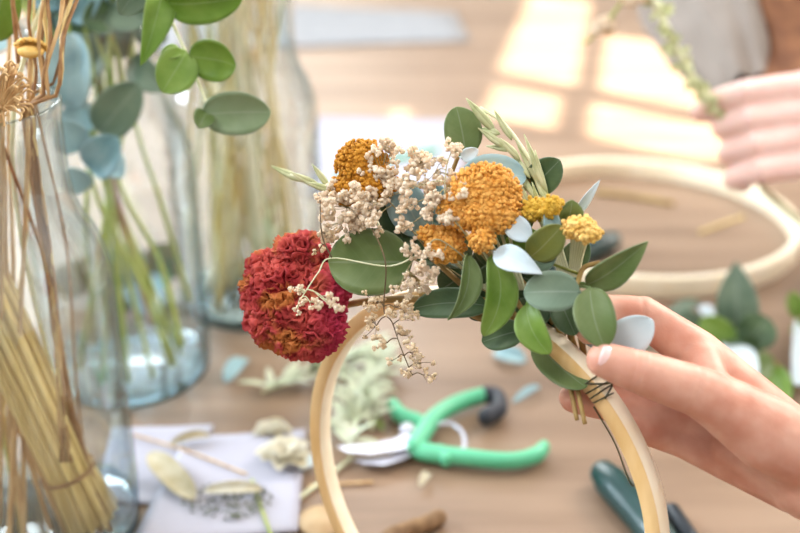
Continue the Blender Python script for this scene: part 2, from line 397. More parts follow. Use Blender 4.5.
MB().tube(spline([hd-VU*.008, P(2,170,.57), VA+Vector((-.02,-.01,.012))], 6), .0014, 6).build('stalk', M['dry'], t)
# back vase: pale stalks
for i in range(56):
    stalk('pale_stalk', VC, M[random.choice(['cream_stalk','cream_stalk','stem_pale','straw'])], rnd(.0013,.0026), rnd(.40,.50), 'pale cream dried stalk standing in the back vase', 'stalk', 'pale stalks in the back vase', .03, .005, opp=(i%4 == 0))
# ------------------------------------------------------------------ eucalyptus branches
LG = ['leaf_blue','leaf_teal','leaf_teal','leaf_grey','leaf_dark']
def branch(pts, m, r, leaves, label, name='eucalyptus_branch', group=None, cat='branch', n=8):
    t = thing(name, label, cat, pts[0], group); q = spline(pts, n)
    MB().tube(q, taper(len(q), r, r*.55), 7).build('stem', m, t)
    for L_ in leaves:
        kw = dict(L_[4]) if len(L_) > 4 else {}
        leaf(t, L_[0], L_[1], L_[2], M[L_[3]], stem=q, **kw)
    return t, q
def foot(c, a, r): return Vector(c)+Vector((r*math.cos(a), r*math.sin(a), .0125))
def px(d, *l): return [P(x, y, d) for x, y in l]
# each branch of the middle vase: two seen points inside the glass, then its leaves above the rim
br = [
 ([P(165,330,.84),P(118,240,.80),P(95,190,.78),P(75,100,.765),P(68,20,.74),P(60,-60,.72)], 'stem_green', [((72,108),(74,33),52,'leaf_blue'),((70,20),(100,-30),46,'leaf_teal'),((62,-30),(20,-10),50,'leaf_teal')], 'eucalyptus branch with a broad blue-green leaf by the front vase neck'),
 ([P(198,345,.83),P(160,262,.80),P(120,185,.78),P(108,100,.765),P(112,10,.75),P(118,-60,.73)], 'stem_green', [((100,132),(140,84),44,'leaf_grey'),((112,14),(82,22),34,'leaf_dark'),((112,0),(146,24),44,'leaf_grey')], 'eucalyptus branch on a long slanting yellow-green stem in the middle vase'),
 ([P(152,325,.86),P(125,230,.83),P(112,170,.80),P(100,100,.785),P(90,20,.77)], 'stem_pink', [((98,110),(62,134),36,'leaf_blue'),((92,150),(122,178),34,'leaf_blue')], 'eucalyptus branch with a reddish stem in the middle vase'),
 ([P(88,330,.80),P(84,250,.785),P(88,180,.775),P(96,110,.765),P(84,20,.745)], 'stem_green', [((92,172),(118,138),40,'leaf_teal'),((80,150),(60,120),34,'leaf_blue'),((86,190),(68,168),26,'leaf_blue')], 'eucalyptus branch with pale blue drooping leaves at the middle vase neck'),
 ([P(196,300,.86),P(160,200,.825),P(140,140,.80),P(128,70,.785),P(150,-20,.76)], 'stem_green', [((132,60),(165,90),32,'leaf_grey'),((140,20),(168,40),34,'leaf_grey')], 'eucalyptus branch leaning right with a pale upright stem in the middle vase'),
]
for pts, ms, lv, lb in br:
    pts = [Vector((max(VB.x-.052,min(VB.x+.052,p.x)), max(VB.y-.045,min(VB.y+.045,p.y)), max(p.z,.0135))) if p.z < .2 else (Vector((max(VB.x-.033,min(VB.x+.033,p.x)), max(VB.y-.026,min(VB.y+.026,p.y)), p.z)) if p.z < .285 else p) for p in pts]
    dd = (pts[2]-VO).dot(VD)
    lvs = [(P(*b,dd-.03), P(*e,dd-.045), w_*.00068, m_, dict(roll=rnd(-25,25))) for b, e, w_, m_ in lv]
    branch(pts, M[ms], .0021, lvs, lb)
table_dark = None
# fuller dark foliage behind the middle vase rim
for i in range(9):
    a = rnd(0,6.283); f = foot(VB, a, .04); n = Vector(VB)+Vector((.028*math.cos(a+3), .022*math.sin(a+3), .255))
    e1 = n+Vector((rnd(-.12,.0), rnd(.0,.10), .08)); e2 = e1+Vector((rnd(-.08,.02), rnd(-.02,.06), .08))
    q = spline([f,lerp(f,n,.5),n,e1,e2], 6); lv = []
    for k in range(10):
        b = q[int(rnd(13,len(q)-1))]; v = Vector((rnd(-1,.6), rnd(-.6,1), rnd(-.9,.6))).normalized()
        lv.append((b+v*.006, b+v*rnd(.038,.055), rnd(.03,.042), random.choice(LG+['leaf_dark','leaf_dark','leaf_teal']), dict(up=Vector((rnd(-.5,.5),-1,rnd(-.2,.8))))))
    branch([f,lerp(f,n,.5),n,e1,e2], M['stem_green'], .0019, lv, 'leafy dark eucalyptus branch fanned out behind the middle vase', group='dark eucalyptus behind the middle vase', n=6)
for i in range(4):                                             # low drooping leaves on the far left of the middle vase
    a = 2.4+i*.5; f = foot(VB, a+3, .04); n = Vector(VB)+Vector((.03*math.cos(a), .024*math.sin(a), .262))
    e1 = n+Vector((-.035-.01*i, .01+.02*i, .045)); e2 = e1+Vector((-.035, .02, -.03)); e3 = e2+Vector((-.012, .01, -.07))
    q = spline([f,lerp(f,n,.5),n,e1,e2,e3], 6); lv = []
    for k in range(9):
        b = q[int(rnd(17,len(q)-1))]; v = Vector((rnd(-.8,.4), rnd(-.5,1), rnd(-1,.1))).normalized()
        lv.append((b+v*.006, b+v*rnd(.036,.05), rnd(.028,.038), random.choice(['leaf_dark','leaf_dark','leaf_grey','leaf_teal']), dict(up=Vector((rnd(-.5,.5),-1,rnd(-.2,.6))))))
    branch([f,lerp(f,n,.5),n,e1,e2,e3], M['stem_green'], .0018, lv, 'dark eucalyptus branch drooping over the far left side of the middle vase', group='drooping eucalyptus of the middle vase', n=6)
# sprig hanging forward, sharp, at the top of the picture
pts = [foot(VA,.6,.03), VA+Vector((.02,.0,.255)), P(95,-95,.58), P(140,-70,.60), P(160,-8,.605), P(172,22,.605), P(190,62,.605), P(205,100,.605), P(211,112,.605)]
ls = [((186,52),(162,92),42,'leaf_bright',dict(roll=-10,bend=.06)), ((190,56),(236,66),42,'leaf_bright',dict(roll=15,shape='round',bend=-.12)), ((180,50),(161,57),15,'leaf_bright',dict(roll=20)),
      ((203,114),(271,112),44,'leaf_sage',dict(roll=10,bend=-.05)), ((207,112),(198,128),22,'leaf',dict(roll=0)),
      ((168,-30),(140,66),34,'leaf_bright',dict(shape='egg',bend=.05,roll=-20)), ((165,2),(242,-2),40,'leaf_bright',dict(roll=20)), ((150,-40),(120,14),40,'leaf_grey',dict(roll=-20))]
branch(pts, M['stem_pale'], .0014, [(P(*b,.60), P(*e,.592), w_*.00054, m_, kw) for b, e, w_, m_, kw in ls], 'bright green eucalyptus sprig drooping in front of the back vase', 'eucalyptus_sprig')
pts = [foot(VA,2.5,.02), VA+Vector((-.02,.01,.255)), P(-10,30,.60), P(-20,-40,.58)]
branch(pts, M['stem_green'], .0016, [(P(-8,40,.6), P(8,-30,.585), .022, 'leaf_bright', {}), (P(-16,30,.66), P(12,44,.65), .022, 'leaf_blue', {})], 'eucalyptus sprig at the top left corner of the photo', 'eucalyptus_sprig')
# ------------------------------------------------------------------ the held wreath
HC = P(470.577,491.137,.56); th, ph, HR = -.678, .074, .1027
HN = Vector((math.cos(ph)*math.sin(th), -math.cos(ph)*math.cos(th), math.sin(ph)))
HA = HN.cross(Vector((0,0,1))).normalized(); HB = HN.cross(HA)
def hoop_pt(a, dr=0.0, dn=0.0): return HC+(HA*math.cos(a)+HB*math.sin(a))*(HR+dr)+HN*dn
def hoop_near(x, y):
    v = ray(x, y); t_ = (HC-VO).dot(HN)/v.dot(HN); q = VO+v*t_-HC
    return math.atan2(q.dot(HB), q.dot(HA))
wr = thing('flower_wreath', 'bamboo hoop wreath of dried flowers and eucalyptus held upright in the hand', 'wreath', HC-Vector((0,0,HR+.003)))
mb = MB(); n = 160; sec = [(-.0032,.005),(.0032,.005),(.0038,.0044),(.0038,-.0044),(.0032,-.005),(-.0032,-.005),(-.0038,-.0044),(-.0038,.0044)]
vs, fs = [], []
for i in range(n):
    for dr, dn in sec: vs.append(hoop_pt(2*math.pi*i/n, dr, dn))
for i in range(n):
    for k in range(8): fs.append((i*8+k, i*8+(k+1)%8, ((i+1)%n)*8+(k+1)%8, ((i+1)%n)*8+k))
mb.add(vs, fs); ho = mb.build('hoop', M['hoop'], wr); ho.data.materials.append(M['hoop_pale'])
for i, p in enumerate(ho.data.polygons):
    if i % 8 in (2,6): p.material_index = 1                  # band's outer and inner faces painted paler to imitate the light on them
# binding wire round the hoop by the thumb
a1, a2 = hoop_near(606,398), hoop_near(588,372); mb = MB(); pts = []
for k in range(70):
    t_ = k/69; a = a1+(a2-a1)*(t_*.75+.05*math.sin(9*t_)); q = 2*math.pi*3.5*t_
    pts.append(hoop_pt(a, .0052*math.cos(q), .0064*math.sin(q)))
mb.tube(pts, .0004, 5)
mb.tube(spline([hoop_pt(hoop_near(588,372),-.004,.006), P(601,384,.486), P(612,384,.486), hoop_pt(a1,.004,.006)], 6), .0005, 5)
mb.tube(spline([hoop_pt(a1,-.005,.004), hoop_pt(hoop_near(620,440),-.0055,.004), hoop_pt(hoop_near(640,480),-.006,.004), P(640,478,.5)], 6), .0004, 5)
mb.build('binding_wire', M['wire'], wr)
def sprig(pts, leaves, lab=None, m='stem', r=.0017):
    q = spline(pts, 10); s_ = MB().tube(q, taper(len(q), r, r*.6), 7).build('eucalyptus_sprig', M[m], wr)
    for b, e, w_, off, mt, kw in leaves:
        kw = dict(kw); dt = kw.pop('dt', 0.004)
        b3, e3 = B(b[0],b[1],off), B(e[0],e[1],off+dt)
        leaf(s_, b3, e3, w_*BD(b[0],off)/F, M[mt], stem=q, **kw)
    return s_
sprig([B(590,398,-.016),B(558,330,-.010),B(520,280,-.004),B(470,240,-.004),B(448,195,-.004),B(460,150,-.004)], [
  ((466,156),(456,107),40,.0,'leaf',dict(roll=18,cup=.1,bend=.06)),
  ((462,158),(478,150),14,.004,'leaf_white',dict(cup=.1)),
  ((425,236),(398,178),42,-.002,'leaf_blue',dict(roll=-15)),
  ((404,243),(383,192),34,-.004,'leaf_dark',dict(roll=10)),
  ((526,176),(458,180),40,-.004,'leaf_blue',dict(roll=25,dt=.012)),
  ((492,256),(484,336),33,.014,'leaf_bright',dict(curl=-.13,cup=.25,roll=-14,bend=.1)),
  ((494,252),(542,274),27,.020,'leaf_white',dict(cup=.12,roll=-10,shape='egg')),
  ((527,304),(549,354),31,.016,'leaf_bright',dict(curl=.08,cup=.2,roll=12)),
  ((440,262),(400,225),44,-.010,'leaf_dark',dict(roll=20)),
  ((470,262),(430,240),40,-.010,'leaf_grey',dict(roll=20)),
 ])
sprig([B(588,398,-.016),B(548,352,-.006),B(500,308,.0),B(440,297,.0),B(405,270,.0),B(372,250,.002)], [
  ((411,262),(329,262),68,.010,'leaf',dict(cup=.08,bend=.05,dt=.006)),
  ((468,254),(447,320),25,.020,'leaf',dict(curl=-.1,cup=.35,roll=-28,shape='egg')),
  ((488,306),(412,309),31,.006,'leaf_dark',dict(cup=.12,bend=.05,curl=.06)),
  ((524,330),(482,342),30,.004,'leaf_dark',dict(cup=.1,roll=10)),
  ((534,342),(586,388),36,.000,'leaf',dict(cup=.08,roll=-14,bend=-.05)),
  ((470,300),(510,262),38,-.004,'leaf_dark',dict(roll=12)),
  ((520,315),(480,282),36,-.008,'leaf_grey',dict(roll=-12)),
 ])
sprig([B(592,396,-.016),B(582,345,-.010),B(577,300,.004),B(582,270,.004),B(600,262,.002)], [
  ((580,292),(524,293),42,.018,'leaf_grey',dict(cup=.1,bend=.08,roll=12)),
  ((531,256),(562,226),34,.012,'leaf_olive',dict(cup=.12,roll=14)),
  ((526,268),(556,246),30,.008,'leaf_grey',dict(cup=.1)),
  ((587,284),(648,242),33,.006,'leaf',dict(cup=.2,roll=22,shape='egg')),
  ((590,288),(604,348),41,.014,'leaf',dict(cup=.14,roll=-10,bend=.1,curl=.06)),
  ((606,354),(653,320),40,.0,'leaf_white',dict(cup=.06)),
  ((560,300),(575,335),30,-.002,'leaf_dark',dict()),
  ((545,300),(520,325),34,-.006,'leaf_dark',dict()),
 ])
sprig([B(588,392,-.016),B(562,310,-.008),B(538,250,-.008),B(522,200,-.008),B(536,170,-.010)], [
  ((508,220),(531,240),24,.014,'leaf_white',dict(cup=.1)),
  ((530,190),(560,160),34,-.012,'leaf_dark',dict(cup=.1)),
  ((512,262),(478,234),40,-.012,'leaf_dark',dict()),
  ((538,262),(505,240),44,-.008,'leaf_bright',dict(roll=20)),
  ((566,226),(572,200),26,.0,'leaf',dict(roll=20)),
  ((552,238),(548,208),18,.010,'leaf_blue',dict(roll=20)),
  ((545,285),(500,270),40,-.010,'leaf_dark',dict()),
  ((530,230),(500,205),36,-.006,'leaf',dict()),
  ((577,214),(600,180),9,-.006,'leaf_white',dict(shape='egg',cup=.3)),
 ])
sprig([B(588,396,-.016),B(545,335,-.016),B(495,285,-.018),B(450,255,-.018),B(420,215,-.018)], [
  ((560,345),(535,322),38,-.014,'leaf_dark',dict(roll=15)), ((535,325),(560,296),40,-.016,'leaf_dark',dict(roll=-20)),
  ((510,300),(545,276),38,-.018,'leaf_grey',dict()), ((500,290),(470,318),36,-.016,'leaf_dark',dict(roll=20)),
  ((470,268),(440,290),40,-.018,'leaf_dark',dict(roll=-15)), ((455,258),(424,262),34,-.016,'leaf_grey',dict(roll=25)),
  ((430,230),(400,205),34,-.018,'leaf_dark',dict()), ((430,228),(440,185),34,-.020,'leaf_teal',dict()),
  ((480,272),(520,240),44,-.020,'leaf_dark',dict(roll=10)), ((560,270),(586,238),30,-.014,'leaf_dark',dict(roll=20)),
 ])
# thick brown stems through the bunch
mb = MB()
for pts in ([(494,250,.004),(512,292,.004),(536,330,-.004),(580,392,-.014)], [(420,294,.006),(470,297,.006),(520,318,.0),(582,392,-.014)], [(430,256,.0),(480,300,.0),(540,345,-.010),(590,400,-.016)], [(572,290,-.004),(572,340,-.010),(576,380,.0),(585,424,.006)], [(556,310,-.004),(562,350,-.008),(570,385,.0),(577,420,.006)]):
    q = spline([B(*p) for p in pts], 8); mb.tube(q, taper(len(q), .0015, .0010), 7)
mb.build('bundled_stems', M['stem'], wr)
# celosia
mb = MB(); fl = [(297,302,42,47,22,6),(300,254,22,13,12,5),(268,288,18,32,18,5),(328,291,14,19,18,5),(303,338,27,15,18,5),(325,322,15,22,16,5),(274,318,20,22,18,5)]
for x, y, rx, ry, rz, sub in fl:
    d = BD(x,.006); k = d/F; c = P(x,y,d); V, Fc = ICO[sub]; vs = []
    for p in V:
        q = VR*(p.x*rx*k)+VU*(p.y*ry*k)-VD*(p.z*rz*k); wp = c+q
        s_ = wp*150; wv = Vector((noise.noise(s_*.5), noise.noise(s_*.5+Vector((9,2,4))), noise.noise(s_*.5+Vector((3,7,1)))))
        r1 = 1-min(1, abs(noise.noise(s_+wv*1.3))*3.2); r2 = noise.noise(wp*900)
        vs.append(c+q*(1+.0)+q.normalized()*(.0050*r1-.0024+.0006*r2))
    mb.add(vs, Fc)
for x, y, rx, ry, rz, sub in fl:
    d = BD(x,.006); k = d/F; c = P(x,y,d); cnt = int(rx*ry*.050)+14
    for i in range(cnt):
        z = 1-1.25*(i+.5)/cnt; rr = math.sqrt(max(0,1-z*z)); a = i*2.39996+x
        q = c+(VR*(rr*math.cos(a)*rx*k)+VU*(rr*math.sin(a)*ry*k))*.90-VD*(z*rz*k+.001)
        V, Fc = ICO[4]; e = rnd(.0038,.0060); vs = []
        for p in V:
            h_ = 1-min(1, abs(noise.noise(p*1.25+q*900))*2.6)
            vs.append(q+p*e*(.30+1.0*h_))
        mb.add(vs, Fc)
mc = mat('celosia_red', (158,36,40), .8, (208,90,80), 60, contrast=(.42,.62), trans=.15)
N, L = mc.node_tree.nodes, mc.node_tree.links
tcn = N.new('ShaderNodeTexCoord'); n1 = N.new('ShaderNodeTexNoise'); n1.inputs['Scale'].default_value = 75; L.new(tcn.outputs['Object'], n1.inputs['Vector'])
r1 = N.new('ShaderNodeValToRGB'); r1.color_ramp.elements[0].position = .52; r1.color_ramp.elements[1].position = .62; L.new(n1.outputs['Fac'], r1.inputs['Fac'])
mx = N.new('ShaderNodeMixRGB'); mx.inputs['Color2'].default_value = lin((192,112,54)); base = N['Principled BSDF'].inputs['Base Color'].links[0].from_socket
L.new(r1.outputs[0], mx.inputs['Fac']); L.new(base, mx.inputs['Color1'])
sxn = N.new('ShaderNodeSeparateXYZ'); L.new(tcn.outputs['Object'], sxn.inputs[0]); mr2 = N.new('ShaderNodeMapRange')
xc = (B(326,290)-Vector(wr['_abs'])).x; mr2.inputs['From Min'].default_value = xc-.010; mr2.inputs['From Max'].default_value = xc+.006; L.new(sxn.outputs['X'], mr2.inputs['Value'])
mx2 = N.new('ShaderNodeMixRGB'); mx2.inputs['Color2'].default_value = lin((178,40,72)); L.new(mr2.outputs[0], mx2.inputs['Fac']); L.new(mx.outputs[0], mx2.inputs['Color1'])
L.new(mx2.outputs[0], N['Principled BSDF'].inputs['Base Color'])
ce = mb.build('celosia_flower', mc, wr); ce['label'] = 'crinkled crimson cockscomb flower'
MB().tube(spline([B(320,310,-.01),B(380,300,-.008),B(450,305,-.006),B(560,360,-.004)], 6), .0018, 7).build('stem', M['stem'], ce)
# yarrow heads
def yarrow(lobes, m, foot_, lab=None, off=0.014, nst=5):
    mb = MB()
    for x, y, rx, ry in lobes:
        d = BD(x,off); k = d/F; c = P(x,y,d); cnt = int(rx*ry*.34)
        mb.ball(c+VD*.004, (rx*k*.93, ry*k*.93, .009), 3, (VR,VU,-VD))
        for i in range(cnt):
            a = i*2.39996+x; r = math.sqrt((i+.5)/cnt); z = math.sqrt(max(0,1-r*r))
            q = c+VR*(math.cos(a)*r*rx*k)+VU*(math.sin(a)*r*ry*k)-VD*(.0065*z-.002)+VR*rnd(-.0005,.0005)+VU*rnd(-.0005,.0005)-VD*rnd(-.0006,.001)
            mb.ball(q, rnd(.0007,.0013), 2, jit=.5, seed=i*.7+x)
    o = mb.build('yarrow_flower', m, wr)
    if lab: o['label'] = lab
    st = MB(); x0 = sum(l[0] for l in lobes)/len(lobes); y0 = sum(l[1] for l in lobes)/len(lobes); rx = lobes[0][2]
    for i in range(nst):
        e = B(x0+(i-(nst-1)/2)*rx*1.7/max(1,nst), y0, off-.008)
        st.tube(spline([e, lerp(e,B(*foot_,0),.45)+VD*.003, B(foot_[0]+(i-(nst-1)/2)*2.2,foot_[1],0)], 6), .0008, 6)
    st.build('stem', M['stem_pale'], o)
yarrow([(362,164,27,25),(350,190,21,17),(376,182,22,20)], M['yarrow_dark'], (440,250), 'mustard yarrow head')
yarrow([(486,192,36,29),(464,210,27,21),(492,212,30,22)], M['yarrow'], (520,290), 'large orange yarrow head', .018)
yarrow([(446,245,20,19),(434,234,17,10)], M['yarrow'], (500,300), None, .016, 3)
yarrow([(482,240,14,13)], M['yarrow'], (515,300), None, .020, 2)
yarrow([(536,209,14,12),(552,205,11,10),(546,211,14,9)], M['yarrow_gold'], (570,290), 'golden yellow yarrow head', .012)
yarrow([(574,229,13,11),(588,233,13,10),(582,226,15,10)], M['yarrow_pale'], (572,296), 'pale yellow yarrow head', .012, 6)
# oats
def oats(stem, spk, m='oat', r=.0009):
    q = spline([B(*p) for p in stem], 8); o = MB().tube(q, r, 6).build('oat_spray', M['stem_pale'], wr); mb = MB()
    for (x0,y0),(x1,y1),w_,off in spk:
        a, b = B(x0,y0,off), B(x1,y1,off+rnd(-.004,.008)); side = (b-a).cross(VD).normalized()
        k = w_*BD(x0)/F*.36
        for sg in (-1,1):
            pp = [lerp(a,b,t_)+side*sg*k*.45*math.sin(math.pi*t_) for t_ in (0,.12,.3,.5,.7,.88,1)]
            mb.tube(pp, [.0003,k*.6,k*.85,k*.75,k*.5,k*.25,.0002], 7)
    mb.build('spikelets', M[m], o); return o
oats([(560,280,-.006),(556,230,-.006),(535,170,-.006),(505,125,-.006),(480,108,-.006)], [((495,132),(466,98),12,-.004),((500,134),(480,128),9,-.003),((506,148),(478,128),9,-.004),((512,140),(494,110),8,-.006),((520,160),(500,138),9,-.004),((515,150),(486,146),8,-.003)])
oats([(570,300,-.008),(560,240,-.008),(545,190,-.008),(528,145,-.008)], [((540,186),(515,138),9,-.006),((548,196),(524,134),9,-.006),((536,200),(512,160),8,-.004),((553,215),(530,165),9,-.004),((546,200),(535,150),8,-.008),((530,178),(510,150),8,-.004),((533,215),(512,172),9,-.002),((545,226),(532,182),8,-.002)])
oats([(400,262,-.012),(370,215,-.012),(325,188,-.012),(290,175,-.012)], [((305,182),(271,166),9,-.012),((322,188),(290,172),9,-.012),((335,192),(305,182),9,-.010),((330,188),(312,164),8,-.014),((345,198),(318,184),9,-.010)])
# baby's breath
def spray(main, clusters, m='floret', ms='gyp_stem', r=.00028, rad=.0019):
    q = spline([B(*p) for p in main], 8); sb = MB().tube(q, taper(len(q), r*1.4, r), 6); fb = MB()
    for x, y, rx, ry, off, cnt in clusters:
        cnt = int(cnt*.8+.5); c = B(x,y,off); near = min(q, key=lambda p: (p-c).length); k = BD(x)/F
        hub = lerp(near, c, .7); sb.tube(spline([near, lerp(near,hub,.5)+VU*.001, hub], 4), r, 5)
        for i in range(cnt):
            a = rnd(0,6.283); s_ = math.sqrt(random.random())
            p = c+VR*(math.cos(a)*s_*rx*k)+VU*(math.sin(a)*s_*ry*k)-VD*rnd(-.004,.006)
            rr = rad*rnd(.9,1.5)
            ax = Vector((rnd(-1,1),rnd(-1,1),rnd(-1,1))).normalized()
            for j in range(6):                                # crumpled petals round a centre
                v = Vector((rnd(-1,1),rnd(-1,1),rnd(-1,1))).normalized()
                fb.ball(p+v*rr*.72, rr*rnd(.30,.52), 2, jit=.9, seed=i*1.3+j+x)
            if i % 2 == 0: sb.tube(spline([hub, lerp(hub,p,.5)+ax*.001, p], 3), r*.6, 4)
    o = sb.build('gypsophila_spray', M[ms], wr); f_ = fb.build('florets', M[m], o); return o
spray([(500,300,.0),(440,262,.012),(410,228,.016),(386,200,.016),(350,195,.014)], [(345,212,22,18,.022,40),(330,196,12,12,.020,16),(362,205,20,18,.024,30),(372,222,14,14,.024,16),(342,232,22,10,.016,18),(384,158,18,18,.014,22),(374,180,16,14,.016,14),(395,192,12,14,.018,12)])
spray([(510,290,.0),(470,240,.020),(447,205,.024),(446,170,.022),(452,150,.020)], [(453,148,7,8,.022,8),(418,158,18,14,.010,18),(432,172,20,14,.016,20),(416,186,16,14,.018,16),(440,192,12,12,.022,12),(460,188,5,9,.024,5),(438,210,16,12,.022,16),(448,222,8,10,.024,8),(405,205,10,8,.020,6),(404,226,9,7,.020,5)])
spray([(480,270,.010),(440,240,.024),(425,250,.022),(412,262,.022),(398,290,.020)], [(413,248,9,9,.024,10),(425,258,7,12,.024,10),(428,272,10,10,.022,10),(412,276,9,9,.022,8),(420,290,9,10,.020,9),(403,292,10,10,.018,8),(443,252,5,5,.024,3)], rad=.0016)
spray([(460,262,.012),(430,250,.022),(390,266,.026),(332,258,.030),(318,273,.034),(300,300,.040)], [(297,288,6,5,.040,5),(302,301,4,6,.040,3),(313,304,8,5,.040,6),(325,300,10,8,.036,8),(336,306,7,5,.034,4),(296,312,3,4,.040,2)], ms='stem_pale', rad=.0015)
spray([(332,258,.030),(322,235,.030),(320,200,.028)], [(322,232,8,6,.026,4),(318,250,5,5,.024,2)], ms='gyp_dark', m='floret_dry', rad=.0014)
spray([(372,228,.028),(382,250,.028),(386,270,.028),(384,310,.020),(392,322,.018),(400,345,.018),(412,375,.018)], [(374,300,18,9,.016,16),(372,330,9,14,.016,14),(382,345,9,9,.016,8),(402,335,9,10,.016,8),(410,318,10,12,.018,12),(416,352,8,8,.016,7),(424,362,10,7,.016,8),(405,372,7,5,.016,5),(428,375,7,6,.016,5),(400,308,14,10,.020,14),(395,358,6,5,.016,3)], m='floret_dry', ms='gyp_dark', rad=.0013)
# ------------------------------------------------------------------ hands: tapered limbs merged into one skin
def skin_mesh(name, limbs, m, parent, voxel, smooth_it, fac=.5):
    mb = MB()
    for pts, rad in limbs: mb.tube(pts, rad, 20, True, True)
    o = mb.build(name, m, parent)
    r = o.modifiers.new('r', 'REMESH'); r.mode = 'VOXEL'; r.voxel_size = voxel; r.use_smooth_shade = True
    s_ = o.modifiers.new('s', 'SMOOTH'); s_.factor = fac; s_.iterations = smooth_it
    dg = bpy.context.evaluated_depsgraph_get(); me = bpy.data.meshes.new_from_object(o.evaluated_get(dg))
    o.modifiers.clear(); old = o.data; o.data = me; bpy.data.meshes.remove(old)
    me.polygons.foreach_set('use_smooth', [True]*len(me.polygons))
    if not me.materials: me.materials.append(m)
    return o
pr = thing('person', 'right hand and bare forearm reaching in from the right gripping the bamboo wreath', 'person', P(820,480,.48))
hd_ = .494
wrist = P(806,468,.487)
limbs = [
 ([P(760,432,.480), P(700,392,.474), P(640,372,.472), P(604,360,.474)], [.0135,.0112,.0096,.0078]),                   # thumb
 ([P(806,455,.485), P(765,432,.481), P(728,408,.479)], [.017,.0165,.0135]),                                                       # thenar
 ([P(790,440,.497), P(696,352,.504), P(640,314,.507), P(606,311,.505), P(590,330,.499)], [.0150,.0108,.0090,.0080,.0068]),   # index
 ([P(795,455,.502), P(706,385,.514), P(648,372,.519), P(606,374,.516), P(584,384,.508)], [.0155,.0112,.0092,.0080,.0068]),      # middle
 ([P(795,470,.504), P(712,424,.515), P(655,412,.517), P(606,404,.512), P(574,398,.506)], [.0150,.0108,.0088,.0078,.0070]),      # ring
 ([P(795,482,.500), P(722,455,.509), P(682,440,.516), P(652,432,.514), P(630,428,.508)], [.0145,.0105,.0082,.0070,.0062]),      # little
 ([P(700,360,.499), P(708,388,.485), P(740,415,.484)], [.0100,.0105,.014]),
 ([P(800,452,.496), P(735,410,.500)], [.016,.014]), ([P(800,475,.497), P(738,448,.502)], [.0155,.012]),
 ([P(800,455,.490), P(900,498,.482), P(1120,590,.462), P(1260,640,.45)], [.0190,.0215,.031,.035]),
 ([P(806,482,.492), P(900,520,.484), P(1120,605,.462), P(1260,655,.45)], [.0165,.0205,.031,.035]),
 ([P(1260,648,.45), Vector((.47,.20,.27)), Vector((.52,.10,.42))], [.036,.042,.048]),
]
hb_ = skin_mesh('body', limbs, M['skin'], pr, .0011, 7)
org = Vector(hb_['_abs'])
def crease(p, ax, amp, wd, rad):                             # a shallow skin fold
    p = p-org
    for v in hb_.data.vertices:
        d_ = v.co-p
        if d_.length < rad:
            t_ = d_.dot(ax); v.co = v.co-v.normal*amp*math.exp(-(t_/wd)**2)*(1-(d_.length/rad)**4)
tax = (P(604,360,.474)-P(690,388,.474)).normalized()
for k in (-.0028, 0, .0026): crease(P(637,371,.472)+tax*k, tax, .00055, .0008, .0125)
crease(P(694,390,.470), tax, .0006, .0012, .012)
iax = (P(606,311,.505)-P(640,314,.507)).normalized(); crease(P(640,312,.503), iax, .0005, .001, .011)
# thumbnail
nb = MB(); ax = (P(600,355,.4685)-P(640,372,.472)).normalized(); nn = (VO-P(604,358,.474)).normalized(); nn = (nn*.97+VU*.24).normalized()
sd = ax.cross(nn).normalized(); nn = sd.cross(ax).normalized(); vs, fs, c = [], [], P(607,360,.474)
for i in range(9):
    for j in range(9):
        u, v = -1+2*i/8, -1+2*j/8
        u2, v2 = u*math.sqrt(1-v*v*.42), v*math.sqrt(1-u*u*.30)
        ang = u2*.85; vs.append(c+ax*(v2*.0058+.0006)+sd*(math.sin(ang)*.0066)+nn*(math.cos(ang)*.0076-.0003-.0007*v*v))
for i in range(8):
    for j in range(8): fs.append((i*9+j, i*9+j+1, (i+1)*9+j+1, (i+1)*9+j))
nb.add(vs, fs); nl = nb.build('thumbnail', M['nail'], pr); thicken(nl, .0005); nl['label'] = 'pale pink thumbnail'
MB().tube([Vector((.455,.225,.24)), Vector((.50,.14,.36)), Vector((.54,.06,.46))], [.050,.056,.062], 20, True).build('sleeve', M['linen'], pr)
# person across the table
p2 = thing('person', 'blurred person across the table in loose grey linen, a fist round a garland stem', 'person', (.87,1.05,-.75))
limbs = []
for k in range(4):
    y = 90+26*k; limbs.append(([P(802+2*k,105+14*k,.925), P(818,y-6,.868), P(744+5*k,y+3,.858), P(716+6*k,y+11,.888), P(728+5*k,y+14,.905)], [.016,.0125,.0108,.0095,.0085]))
limbs += [([P(800,115,.925), P(788,104,.90), P(740,102,.892), P(700,112,.892)], [.014,.0115,.0105,.0085]),
          ([P(800,120,.935), P(805,150,.905)], [.018,.015]),
          ([P(795,118,.94), P(785,70,1.0), P(735,-35,1.10)], [.024,.027,.036]),
          ([P(735,-35,1.10), Vector((.48,1.10,.32)), Vector((.64,1.06,.40))], [.038,.046,.055]),
          ([Vector((.66,1.06,.39)), Vector((.82,1.05,.36))], [.06,.10]),
          ([Vector((.85,1.05,.36)), Vector((.87,1.05,.0)), Vector((.89,1.05,-.20))], [.11,.115,.12])]
skin_mesh('body', limbs, M['skin_sun_paled'], p2, .0022, 6)
